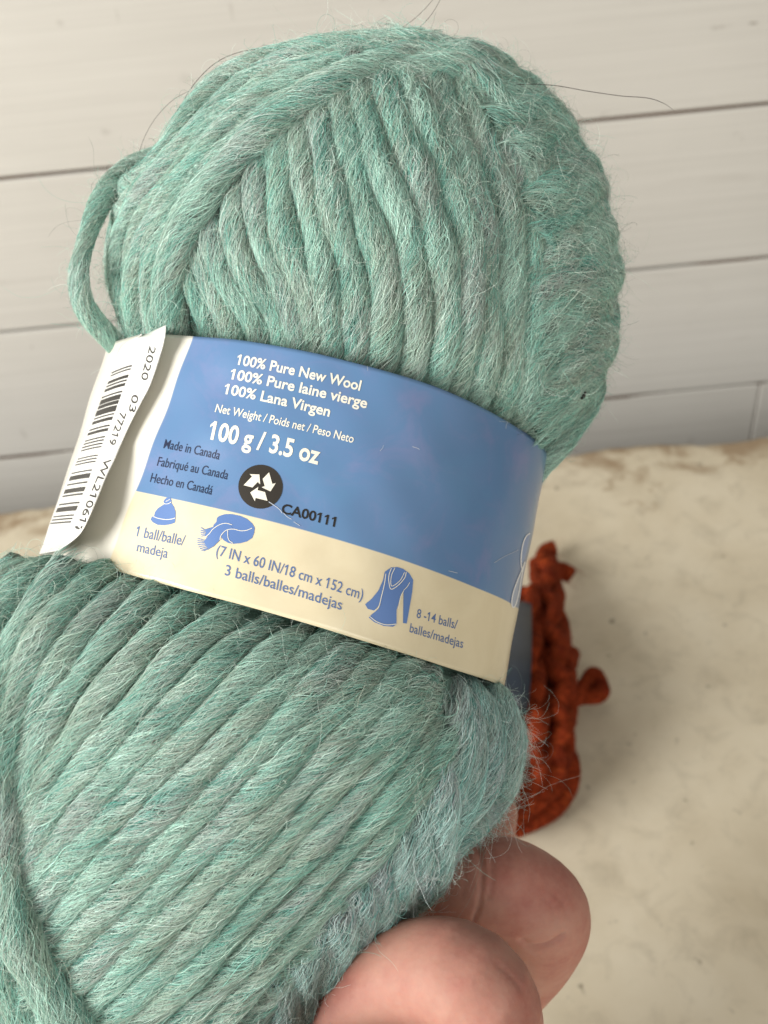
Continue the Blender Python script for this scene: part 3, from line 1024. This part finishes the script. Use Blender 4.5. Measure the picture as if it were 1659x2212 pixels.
text('CA00111', (607, 1108), (723, 1138), (4, -20), INK_BLACK, band, 0.022, sag=1)
text('1 ball/balle/', (292, 1158), (397, 1179), (5, -22), INK_SLATE, band, 0.004)
text('madeja', (295, 1191), (361, 1206), (4, -21), INK_SLATE, band, 0.004)
text('(7 IN x 60 IN/18 cm x 152 cm)', (466, 1199), (782, 1296), (5, -22), INK_SLATE, band, 0.004, sag=3)
text('3 balls/balles/madejas', (485, 1242), (737, 1318), (4, -22), INK_SLATE, band, 0.004, sag=2)
text('8 -14 balls/', (899, 1334), (986, 1359), (3, -19), INK_SLATE, band, 0.004)
text('balles/madejas', (884, 1365), (999, 1400), (3, -19), INK_SLATE, band, 0.004)


def dense_poly(name, pts, mat, parent, bvh=None, off=0.00006, cell=8.0):
    """filled polygon (photo grid), cut finely so it lies on the curved paper"""
    bm = bmesh.new()
    vs = [bm.verts.new((p[0], p[1], 0)) for p in pts]
    f = bm.faces.new(vs)
    bmesh.ops.triangulate(bm, faces=[f])
    for _ in range(5):
        ed = [e for e in bm.edges if e.calc_length() > cell]
        if not ed:
            break
        bmesh.ops.subdivide_edges(bm, edges=ed, cuts=1)
        bmesh.ops.triangulate(bm, faces=bm.faces[:])
    bm.verts.index_update()
    P = [(v.co.x, v.co.y) for v in bm.verts]; F = [[v.index for v in q.verts] for q in bm.faces]
    bm.free()
    return print_mesh(name, P, F, mat, parent, bvh, off)


def stroke(name, pts, wpx, mat, parent, bvh=None, off=0.00010):
    P = catmull(pts, max(6, int(len(pts) * 7)))
    T = nrm(np.gradient(P, axis=0)); Nn = np.stack([-T[:, 1], T[:, 0]], 1)
    w = np.full(len(P), wpx / 2.0); w[0] *= 0.4; w[-1] *= 0.4
    A = np.vstack([P + Nn * w[:, None], P - Nn * w[:, None]]); n = len(P)
    return print_mesh(name, A, [(i, i + 1, n + i + 1, n + i) for i in range(n - 1)], mat, parent, bvh, off)


def join_prints(objs, name):
    """merge several printed shapes of one mark into the first"""
    base = objs[0]
    bm = bmesh.new(); mats = []
    for o in objs:
        m0 = o.data.materials[0]
        if m0 not in mats:
            mats.append(m0)
        k = len(bm.faces)
        bm.from_mesh(o.data)
        bm.faces.ensure_lookup_table()
        for q in range(k, len(bm.faces)):
            bm.faces[q].material_index = mats.index(m0)
    for m0 in mats[1:]:
        base.data.materials.append(m0)
    bm.to_mesh(base.data); bm.free()
    for o in objs[1:]:
        bpy.data.objects.remove(o)
    base.name = name
    return base


K = lambda pts: [(307.2 + 0.2976 * x, 1031.4 + 0.2976 * y) for x, y in pts]
# recycling mark
cx, cy, cr = 563, 1051.5, 48.0
ring = [(cx + cr * math.cos(a), cy + cr * 0.99 * math.sin(a)) for a in np.linspace(0, 2 * math.pi, 48, endpoint=False)]
parts = [dense_poly('disc', ring, INK_BROWN, band)]
for k in range(3):
    a = math.radians(14 + 120 * k)
    rot = lambda x, y: (cx - 1 + 0.305 * (x * math.cos(a) - y * math.sin(a)), cy - 1 + 0.305 * (x * math.sin(a) + y * math.cos(a)))
    # three arrows chasing each other round a triangle
    arrow = [(-56, 60), (-10, 8), (-10, 32), (44, 32), (76, 88), (-10, 88), (-10, 112)]
    tail = [(48, 30), (78, 78), (112, 22), (84, -24)]
    parts += [dense_poly('arrow', [rot(*p) for p in arrow], INK_CREAM, band, off=0.00012)]
join_prints(parts, 'recycling_mark')
# knitted hat
hat = dense_poly('hat', K([(165, 192), (155, 178), (165, 158), (180, 147), (206, 145), (209, 158), (216, 168), (213, 184), (232, 214), (244, 250), (243, 292), (239, 328), (205, 341), (160, 348), (112, 344), (78, 326), (62, 305), (70, 288), (88, 276), (95, 250), (115, 224), (140, 208)]), INK_BLUE, band)
h2 = stroke('l', K([(82, 284), (120, 298), (170, 306), (215, 303), (243, 294)]), 1.5, INK_CREAM, band)
h3 = stroke('l', K([(160, 192), (185, 193), (205, 184), (212, 178)]), 1.3, INK_CREAM, band)
h4 = stroke('l', K([(172, 176), (188, 168), (204, 158)]), 1.1, INK_CREAM, band)
join_prints([hat, h2, h3, h4], 'hat_picture')
# scarf
sc = [dense_poly('s', K([(515, 372), (518, 345), (540, 322), (542, 296), (560, 280), (600, 267), (650, 266), (710, 278), (760, 300), (800, 335), (817, 365), (812, 405), (798, 440), (760, 465), (710, 478), (660, 482), (625, 476), (590, 455), (572, 430), (578, 410), (620, 378), (662, 376), (700, 388), (740, 384), (720, 372), (680, 350), (640, 338), (600, 332), (560, 345)]), INK_BLUE, band),
      dense_poly('s', K([(512, 374), (560, 345), (600, 333), (640, 344), (662, 374), (620, 380), (578, 412), (560, 460), (520, 500), (482, 522), (460, 492), (448, 462), (478, 430), (455, 428), (462, 402), (456, 378)]), INK_BLUE, band, off=0.00010)]
sc.append(stroke('l', K([(456, 438), (490, 408), (515, 376), (560, 346), (605, 334), (655, 345)]), 1.4, INK_CREAM, band, off=0.00014))
sc.append(stroke('l', K([(565, 455), (575, 420), (610, 385), (660, 376), (715, 388), (760, 384), (800, 368)]), 1.4, INK_CREAM, band, off=0.00014))
sc.append(stroke('l', K([(622, 382), (622, 420), (630, 455), (660, 480)]), 1.3, INK_CREAM, band, off=0.00014))
for (x0, y0, x1, y1) in ((456, 384, 425, 364), (458, 394, 424, 385), (458, 404, 424, 400), (458, 414, 428, 414), (455, 424, 430, 428),
                         (447, 455, 402, 445), (450, 466, 400, 460), (453, 476, 400, 474), (457, 486, 402, 490), (462, 496, 408, 506), (468, 506, 418, 520), (474, 515, 430, 532), (481, 521, 444, 536)):
    sc.append(stroke('l', K([(x0, y0), ((x0 + x1) / 2, (y0 + y1) / 2 - 2), (x1, y1)]), 1.7, INK_BLUE, band, off=0.00010))
join_prints(sc, 'scarf_picture')
# sweater
QF = lambda pts: [(652.3 + 0.5 * x, 822.9 + 0.5 * y) for x, y in pts]
Q = lambda pts: [(658.3 + 0.5 * x, 822.9 + 0.5 * y) for x, y in pts]
sw = [dense_poly('s', Q([(372, 806), (345, 825), (338, 860), (318, 905), (290, 940), (260, 965), (272, 985), (300, 992), (328, 960), (318, 985), (290, 1008), (276, 1022), (300, 1042), (340, 1058), (380, 1062), (396, 1052), (396, 990), (414, 930), (426, 905), (424, 1046), (440, 1048), (452, 980), (464, 910), (468, 860), (452, 832), (425, 812), (400, 804)]), INK_BLUE, band)]
for pts, w in (([(373, 808), (362, 840), (362, 870), (372, 900), (405, 880), (430, 850), (437, 825)], 1.6), ([(388, 806), (372, 845), (374, 886), (410, 862), (430, 825)], 1.4),
               ([(349, 832), (342, 880), (330, 930), (318, 975), (298, 994)], 1.6), ([(425, 905), (440, 890), (452, 870)], 1.2), ([(278, 1016), (310, 1040), (350, 1053), (396, 1050)], 1.6), ([(426, 905), (412, 935), (402, 985)], 1.4)):
    sw.append(stroke('l', Q(pts), w, INK_CREAM, band, off=0.00014))
join_prints(sw, 'sweater_picture')
# white script flourish at the right turn of the band
fl = [dense_poly('s', QF([(985, 657), (970, 668), (956, 700), (947, 750), (946, 790), (958, 780), (972, 730)]), plain('pale_blue_ink', (0.24, 0.32, 0.50), 0.4), band, off=0.00006),
      dense_poly('s', QF([(950, 810), (930, 860), (912, 910), (904, 955), (910, 978), (926, 960), (940, 900), (952, 830)]), plain('grey_blue_ink', (0.36, 0.42, 0.53), 0.4), band, off=0.00006),
      stroke('l', QF([(984, 657), (966, 672), (952, 710), (945, 760), (946, 800), (950, 812)]), 2.6, INK_WHITE, band),
      stroke('l', QF([(960, 780), (950, 812), (930, 860), (912, 910), (904, 955), (910, 978), (922, 965), (936, 910), (950, 830), (962, 780)]), 2.6, INK_WHITE, band)]
join_prints(fl, 'script_flourish')
# cracks in the ink
cr_ = []
for pts, w in (([(580, 1084), (594, 1093), (604, 1101), (610, 1109)], 2.0), ([(612, 1108), (621, 1117), (630, 1122)], 1.7), ([(634, 1127), (648, 1136)], 1.6),
               ([(890, 965), (900, 968), (906, 971)], 1.6), ([(1066, 1216), (1085, 1204), (1110, 1192), (1120, 1187)], 1.2), ([(968, 1233), (980, 1236), (988, 1238)], 1.6),
               ([(696, 741), (694, 748), (697, 754)], 1.3), ([(1098, 909), (1093, 918), (1092, 926)], 1.2), ([(820, 975), (826, 968), (828, 962)], 0.9)):
    if 0 < w:
        cr_.append(stroke('l', pts, w * 0.75, INK_SCUFF, band, off=0.00010))
for o in cr_:
    o.name = 'ink_crack'

# barcode and numbers on the flap
B6 = lambda x, y: (65.8 + 0.248 * x, 680.3 + 0.248 * y)
yr = np.array([440, 530, 670, 870, 1060, 1220, 1360, 1560, 1640, 1810.]); xr = np.array([887, 855, 800, 728, 652, 590, 533, 457, 425, 350.])
bars = [(437, 451), (465, 478), (520, 548), (562, 577), (592, 620), (660, 675), (690, 735), (742, 775), (785, 840), (855, 868), (885, 915), (955, 970), (985, 1012), (1055, 1068), (1083, 1096), (1113, 1126), (1142, 1154), (1217, 1228), (1243, 1255), (1270, 1282), (1346, 1358), (1378, 1420), (1450, 1464), (1497, 1537), (1552, 1567), (1628, 1642), (1662, 1705), (1738, 1750), (1767, 1780), (1797, 1810)]
obj_b = []
for y0, y1 in bars:
    pts, nn_ = [], 9
    for yy in (y0, y1):
        xx = float(np.interp(yy, yr, xr)); sl = np.interp(yy, [440, 1810], [0.36, 0.08])
        for k in range(nn_):
            w = k / (nn_ - 1)
            pts.append(B6(xx - 176 * w, yy + 176 * sl * w ** 1.3))
    F = [(i, i + 1, nn_ + i + 1, nn_ + i) for i in range(nn_ - 1)]
    keep = project(pts, FLAP_BVH, 0.00008)
    obj_b.append(link_mesh('bar', keep, F, INK_BLACK, flap, smooth=False))
join_prints(obj_b, 'barcode')
for txt, a, b in (('2020', (1040, 268), (962, 560)), ('03', (890, 690), (856, 838)), ('77219', (782, 845), (680, 1122)), ('WL210611', (652, 1245), (398, 1862))):
    text(txt, B6(*a), B6(*b), (13.5, 4.0), INK_BLACK, flap, 0.0, FLAP_BVH)

# ------------------------------------------------------------------ rust coloured ball on the table
RUST = np.array([(0.205, 0.030, 0.0085), (0.180, 0.025, 0.0075), (0.240, 0.039, 0.010), (0.150, 0.020, 0.007)])
RWT = np.array([0.4, 0.3, 0.2, 0.1])


def on_height(u, v, h):
    return on_plane(u, v, 2, h)


def build_rust():
    c = on_height(1090, 1500, 0.03)
    rt = thing('rust_yarn_ball', 'rust orange ball of wool lying on the tabletop behind the green ball', 'yarn ball', (c[0], c[1], 0.0))
    y = Yarn(RUST, RWT, 22, under=1.0)
    # (pixel path with height above the table in mm)
    paths = [
        ([(1170, 1500, 40), (1200, 1470, 32), (1226, 1440, 22), (1236, 1410, 14)], 24),
        ([(1215, 1540, 22), (1245, 1500, 14), (1276, 1462, 12), (1284, 1452, 12), (1296, 1478, 12), (1300, 1500, 12), (1262, 1506, 12), (1220, 1512, 14)], 23),
        ([(1180, 1262, 20), (1172, 1226, 14), (1178, 1192, 11), (1196, 1186, 10)], 22),
        ([(1180, 1268, 18), (1206, 1232, 12), (1234, 1244, 10)], 22),
        ([(1200, 1590, 28), (1226, 1640, 18), (1228, 1690, 13), (1200, 1736, 11), (1156, 1766, 10), (1110, 1784, 10)], 32)]
    for ctr_, turns, amp, rp in (([(1176, 1215, 16), (1182, 1275, 26), (1198, 1380, 40), (1210, 1480, 44), (1208, 1580, 40), (1186, 1680, 26), (1126, 1772, 10)], 2.3, 19, 22),
                                 ([(1140, 1275, 34), (1146, 1400, 46), (1152, 1510, 50), (1156, 1610, 44), (1150, 1700, 28), (1110, 1775, 12)], 1.9, 17, 22)):
        cl = catmull(ctr_, 60)
        tt = np.linspace(0, 1, 60)
        for k in range(3):
            a = 2 * math.pi * (turns * tt + k / 3)
            paths.append(([(u + amp * math.sin(q), v_, h + 5.5 * math.cos(2 * q + 0.4)) for (u, v_, h), q in zip(cl, a)], rp))
    for pts, px in paths:
        P = catmull([on_height(a, b, h / 1000.0) for a, b, h in pts], 60)
        N = np.tile(np.array([0.15, -0.35, 0.9]), (len(P), 1))
        r = px_r(P, px)
        P[:, 2] = np.maximum(P[:, 2], r * 0.95)
        y.strand(P, N, r * (0.80 if px > 22 else 0.92), dens=0.06, arc=3.1, fly=0.15, sides=14)
    # body of the ball further left, behind the green one
    ctr = on_height(1010, 1510, 0.042)
    for k in range(16):
        a = 2 * math.pi * k / 16
        t = np.linspace(-1, 1, 40)
        ly = 0.060; rr_ = 0.025
        P = np.stack([ctr[0] + (rr_ * np.sqrt(np.maximum(0.03, 1 - t ** 2))) * math.cos(a) * 1.0, ctr[1] + ly * t,
                      0.033 + rr_ * np.sqrt(np.maximum(0.03, 1 - t ** 2)) * math.sin(a)], 1)
        N = np.stack([np.full(40, math.cos(a)), 0 * t, np.full(40, math.sin(a))], 1)
        y.strand(P, N, 0.0055, dens=0.12, fly=0.2, arc=2.2, sides=10)
    y.build('rust_winding', rt, mat=strand_mat('rust_wool', 0.86))
    # dark band
    g = catmull([on_height(*p) for p in ((1148, 1300, 0.046), (1149, 1370, 0.060), (1148, 1430, 0.067), (1145, 1490, 0.066), (1138, 1545, 0.058))], 24)
    left = g + np.array([-0.05, 0.004, 0.006])
    V = np.concatenate([np.stack([g * (1 - w) + left * w for w in np.linspace(0, 1, 8)], 1).reshape(-1, 3)])
    F = [(j * 8 + i, j * 8 + i + 1, (j + 1) * 8 + i + 1, (j + 1) * 8 + i) for j in range(23) for i in range(7)]
    m = NT('navy_band_paper')
    n = m.noise(60, 3, 0.5, m.coord())
    m.set(Base_Color=m.ramp(n, [(0.35, (0.016, 0.022, 0.030)), (0.65, (0.022, 0.032, 0.048))]), Roughness=0.4)
    o = link_mesh('dark_band', V, F, m.m, rt)
    s = o.modifiers.new('paper', 'SOLIDIFY'); s.thickness = 0.0004; s.offset = -1


build_rust()

# ------------------------------------------------------------------ hand


def skin_material():
    m = NT('skin')
    v = m.coord()
    a = m.noise(75, 5, 0.65, v)
    c = m.ramp(a, [(0.34, (0.350, 0.135, 0.105)), (0.50, (0.400, 0.190, 0.145)), (0.68, (0.44, 0.240, 0.182))])
    f = m.noise(700, 3, 0.6, v)
    c = m.mix(m.ramp(f, [(0.4, (0, 0, 0)), (0.75, (0.25, 0.25, 0.25))]), c, (0.50, 0.22, 0.16))
    m.set(Base_Color=c, Roughness=0.62, Specular_IOR_Level=0.28)
    m.b.inputs['Subsurface Weight'].default_value = 0.35
    m.b.inputs['Subsurface Radius'].default_value = (1.0, 0.35, 0.2)
    m.b.inputs['Subsurface Scale'].default_value = 0.0035
    vo = m.n('ShaderNodeTexVoronoi'); vo.inputs['Scale'].default_value = 900
    m.l(v, vo.inputs['Vector'])
    mx = m.mix(0.5, vo.outputs['Distance'], m.noise(420, 3, 0.6, v))
    m.bump(mx, 0.22, 0.0003)
    return m.m


def limb(bm, pts, sides=28, rings=46):
    """tapered limb through (world point, radius) joints, closed with round ends"""
    P = np.array([[*p, r] for p, r in pts])
    C = catmull(P, rings)
    T = nrm(np.gradient(C[:, :3], axis=0))
    up = np.array([0.3, 0.2, 0.93])
    rows = []
    end = C[:, 3]
    def ringv(c, t, r):
        a = nrm(np.cross(t, up)); b = np.cross(t, a)
        th = np.linspace(0, 2 * math.pi, sides, endpoint=False)
        return [bm.verts.new(c + r * (math.cos(q) * a + math.sin(q) * b)) for q in th]
    def cap(c, t, r, sgn):
        out = []
        for q in (15, 35, 55, 72, 84):
            a = math.radians(q)
            out.append((c + sgn * t * r * math.sin(a), t, r * math.cos(a)))
        return out
    seq = cap(C[0, :3], T[0], C[0, 3], -1)[::-1] + [(C[k, :3], T[k], C[k, 3]) for k in range(rings)] + cap(C[-1, :3], T[-1], C[-1, 3], 1)
    prev = None
    for c, t, r in seq:
        rv = ringv(c, t, r)
        if prev:
            for i in range(sides):
                bm.faces.new((prev[i], prev[(i + 1) % sides], rv[(i + 1) % sides], rv[i]))
        else:
            bm.faces.new(rv[::-1])
        prev = rv
    bm.faces.new(prev)


def build_hand():
    J = lambda u, v, d, r: (W(u, v, d), r)
    hd = thing('hand', 'bare hand curled round the lower end of the green ball', 'hand', W(620, 2620, 0.255))
    bm = bmesh.new()
    mcp_i, mcp_m, mcp_r, mcp_p = (930, 2200, .272), (930, 2290, .256), (830, 2430, .226), (700, 2560, .205)
    wrist = (330, 3050, .262)
    # middle finger (upper one in view): tip in the yarn, bend at the right
    limb(bm, [J(880, 1906, .2075, .0080), J(955, 1905, .207, .0088), J(1035, 1906, .206, .0095), J(1108, 1920, .206, .0097), J(1172, 1972, .209, .0097),
              J(1160, 2040, .219, .0092), J(1100, 2120, .234, .0092), J(*mcp_m, .0105)])
    # ring finger (lower one)
    limb(bm, [J(660, 2285, .189, .0091), J(742, 2196, .1865, .0095), J(828, 2134, .183, .0098), J(925, 2111, .178, .0100), J(1000, 2126, .174, .0101), J(1048, 2190, .174, .0099),
              J(1040, 2280, .184, .0092), J(950, 2360, .204, .0090), J(*mcp_r, .0105)])
    # index finger behind the ball
    limb(bm, [J(1072, 1758, .243, .0052), J(1046, 1822, .250, .0072), J(1000, 1950, .262, .0083), J(960, 2080, .270, .0088), J(*mcp_i, .0108)])
    # little finger, in front and below the frame
    limb(bm, [J(560, 2400, .172, .0062), J(640, 2370, .165, .0067), J(760, 2360, .162, .0070), J(850, 2400, .164, .0073), J(850, 2480, .176, .0072), J(*mcp_p, .0095)])
    # thumb up the left side
    limb(bm, [J(-190, 2060, .235, .0082), J(-180, 2200, .242, .0095), J(-80, 2420, .250, .0105), J(150, 2700, .258, .0150), J(*wrist, .020)])
    for m_ in (mcp_i, mcp_m, mcp_r, mcp_p):
        mid = tuple((np.array(m_) * 0.5 + np.array(wrist) * 0.5))
        limb(bm, [J(*m_, .0110), J(*mid, .0145), J(*wrist, .0190)])
    limb(bm, [J(*wrist, .0235), J(230, 3250, .266, .0235), J(120, 3450, .270, .0240), J(20, 3700, .276, .0255)])
    bmesh.ops.recalc_face_normals(bm, faces=bm.faces[:])
    me = bpy.data.meshes.new('tmp_hand'); bm.to_mesh(me); bm.free()
    ob = bpy.data.objects.new('tmp_hand', me); COL.objects.link(ob)
    md = ob.modifiers.new('r', 'REMESH'); md.mode = 'VOXEL'; md.voxel_size = 0.0006; md.adaptivity = 0.0
    ms = ob.modifiers.new('s', 'SMOOTH'); ms.iterations = 8; ms.factor = 0.5
    bpy.context.view_layer.update()
    me2 = bpy.data.meshes.new_from_object(ob.evaluated_get(bpy.context.evaluated_depsgraph_get()))
    bpy.data.objects.remove(ob); bpy.data.meshes.remove(me)
    # joint creases pressed into the surface
    n = len(me2.vertices)
    co = np.empty(n * 3, np.float32); me2.vertices.foreach_get('co', co); co = co.reshape(-1, 3).astype(float)
    no = np.empty(n * 3, np.float32); me2.vertex_normals.foreach_get('vector', no); no = no.reshape(-1, 3)
    px = (co - T3) @ R3
    u = px[:, 0] / -px[:, 2] * FPX + PW / 2; v = -px[:, 1] / -px[:, 2] * FPX + PH / 2
    for line, dep, wd in (([(1026, 1800), (1036, 1850), (1041, 1895), (1036, 1950), (1024, 1988)], 0.00065, 4.5), ([(1060, 1836), (1064, 1890), (1057, 1940)], 0.00040, 4.0),
                          ([(1000, 1850), (1004, 1900), (998, 1940)], 0.00022, 3.5), ([(1128, 2034), (1150, 2046), (1185, 2040), (1218, 2020)], 0.0007, 6.0),
                          ([(1075, 2085), (1100, 2105), (1130, 2140)], 0.00022, 4.0), ([(1190, 1925), (1215, 1950), (1228, 1985)], 0.00016, 4.0),
                          ([(1165, 1930), (1195, 1965), (1205, 2000)], 0.00014, 4.0)):
        L = catmull(line, 40)
        near = (u > 700) & (u < 1300) & (v > 1780) & (v < 2300)
        dd = np.full(n, 99.0)
        dd[near] = np.sqrt(((u[near, None] - L[None, :, 0]) ** 2 + (v[near, None] - L[None, :, 1]) ** 2).min(1))
        k = np.exp(-(dd / wd) ** 2) * (np.sum(no * (T3 - co), 1) > 0)
        co -= no * (dep * k)[:, None]
    me2.vertices.foreach_set('co', co.astype(np.float32).ravel())
    me2.materials.clear(); me2.materials.append(skin_material())
    me2.polygons.foreach_set('use_smooth', [True] * len(me2.polygons))
    me2.name = 'palm_and_fingers'
    o = bpy.data.objects.new('palm_and_fingers', me2); COL.objects.link(o); adopt(o, hd)
    # fingernail of the lower finger, half buried in the yarn
    nm = NT('fingernail')
    nm.set(Base_Color=(0.60, 0.40, 0.40), Roughness=0.22, Specular_IOR_Level=0.55)
    nm.b.inputs['Subsurface Weight'].default_value = 0.3
    nm.b.inputs['Subsurface Scale'].default_value = 0.002

    def nail(c, ex, ey, ez):
        V, F = [], []
        n1, n2 = 20, 12
        for j in range(n2 + 1):
            b = -math.pi / 2 + math.pi * j / n2
            for i in range(n1):
                a = 2 * math.pi * i / n1
                f = lambda q: math.copysign(abs(q) ** 0.75, q)
                V.append(c + ex * f(math.cos(b)) * f(math.cos(a)) + ey * f(math.cos(b)) * f(math.sin(a)) + ez * f(math.sin(b)))
        for j in range(n2):
            for i in range(n1):
                F.append((j * n1 + i, j * n1 + (i + 1) % n1, (j + 1) * n1 + (i + 1) % n1, (j + 1) * n1 + i))
        return link_mesh('fingernail', V, F, nm.m, o)
    c = W(706, 2122, .1805)
    nail(c, R3 @ np.array([0.0026, 0.0010, 0.0]), R3 @ np.array([-0.0012, 0.0038, 0.0]), R3 @ np.array([0, 0, 0.0013]))


build_hand()

# ------------------------------------------------------------------ stray hairs and a speck of lint


def hair_tube(name, pts, r, mat, label, cat, group=None):
    P = catmull([W(a, b, d) for a, b, d in pts], 90)
    T = nrm(np.gradient(P, axis=0)); A = nrm(np.cross(T, np.array([0.2, 0.9, 0.3]))); B = np.cross(T, A)
    V = []
    rad = np.full(len(P), r); rad[:4] *= np.linspace(0.3, 1, 4); rad[-8:] *= np.linspace(1, 0.3, 8)
    for k in range(len(P)):
        for q in range(6):
            a = q * math.pi / 3
            V.append(P[k] + rad[k] * (math.cos(a) * A[k] + math.sin(a) * B[k]))
    F = [(k * 6 + q, k * 6 + (q + 1) % 6, (k + 1) * 6 + (q + 1) % 6, (k + 1) * 6 + q) for k in range(len(P) - 1) for q in range(6)]
    return tag(link_mesh(name, V, F, mat), label, cat, group)


HAIR = plain('dark_hair', (0.035, 0.03, 0.028), 0.4)
HAIR2 = plain('grey_hair', (0.16, 0.15, 0.13), 0.5)
G = 'stray hairs caught on the green wool'
hair_tube('stray_hair', [(985, 165, .200), (1010, 188, .197), (1040, 193, .196), (1085, 188, .196), (1135, 182, .197), (1200, 185, .199), (1270, 197, .200), (1340, 207, .200), (1400, 212, .199), (1435, 224, .198), (1457, 240, .198)],
          0.00007, HAIR, 'long dark hair reaching right from the top of the green ball over the wall', 'hair', G)
hair_tube('stray_hair', [(318, 345, .205), (345, 300, .203), (378, 250, .202), (410, 195, .202), (440, 158, .203), (475, 130, .204), (520, 112, .205), (580, 103, .206), (650, 98, .207), (730, 92, .208), (790, 86, .209)],
          0.00006, HAIR, 'dark hair arching over the upper left shoulder of the green ball', 'hair', G)
hair_tube('stray_hair', [(300, 330, .206), (315, 290, .205), (340, 250, .204), (375, 215, .203), (412, 195, .2025)],
          0.00005, HAIR2, 'short fine hair low on the upper left shoulder, meeting the arching one', 'hair', G)
hair_tube('stray_hair', [(840, 75, .208), (880, 52, .206), (912, 25, .205), (938, -5, .204), (955, -35, .204)],
          0.00006, HAIR2, 'grey hair leaving the top of the green ball, nearer the left', 'hair', G)
hair_tube('stray_hair', [(850, 92, .206), (890, 72, .204), (925, 40, .203), (948, 5, .203), (962, -30, .203)],
          0.00006, HAIR2, 'grey hair leaving the top of the green ball, nearer the right', 'hair', G)
pl, nl = path_on_ball([(1232, 850), (1238, 843), (1241, 835)], 0.0026)
V, F = [], []
wd = nrm(np.cross(np.gradient(pl, axis=0), nl))
n_ = len(pl)
for k in range(n_):
    wk = 0.00034 * (0.5 + 0.5 * math.sin(math.pi * k / (n_ - 1))) * (1 + 0.4 * math.sin(k * 2.3))
    for a in range(6):
        q = a * math.pi / 3
        V.append(pl[k] + wk * (wd[k] * math.cos(q) + nl[k] * math.sin(q)))
F = [(k * 6 + a, k * 6 + (a + 1) % 6, (k + 1) * 6 + (a + 1) % 6, (k + 1) * 6 + a) for k in range(n_ - 1) for a in range(6)]
F += [tuple(range(6)), tuple((n_ - 1) * 6 + np.arange(6)[::-1])]
tag(link_mesh('lint_speck', V, F, INK_BLACK), 'tiny black speck of lint on the right flank of the green wool', 'lint')
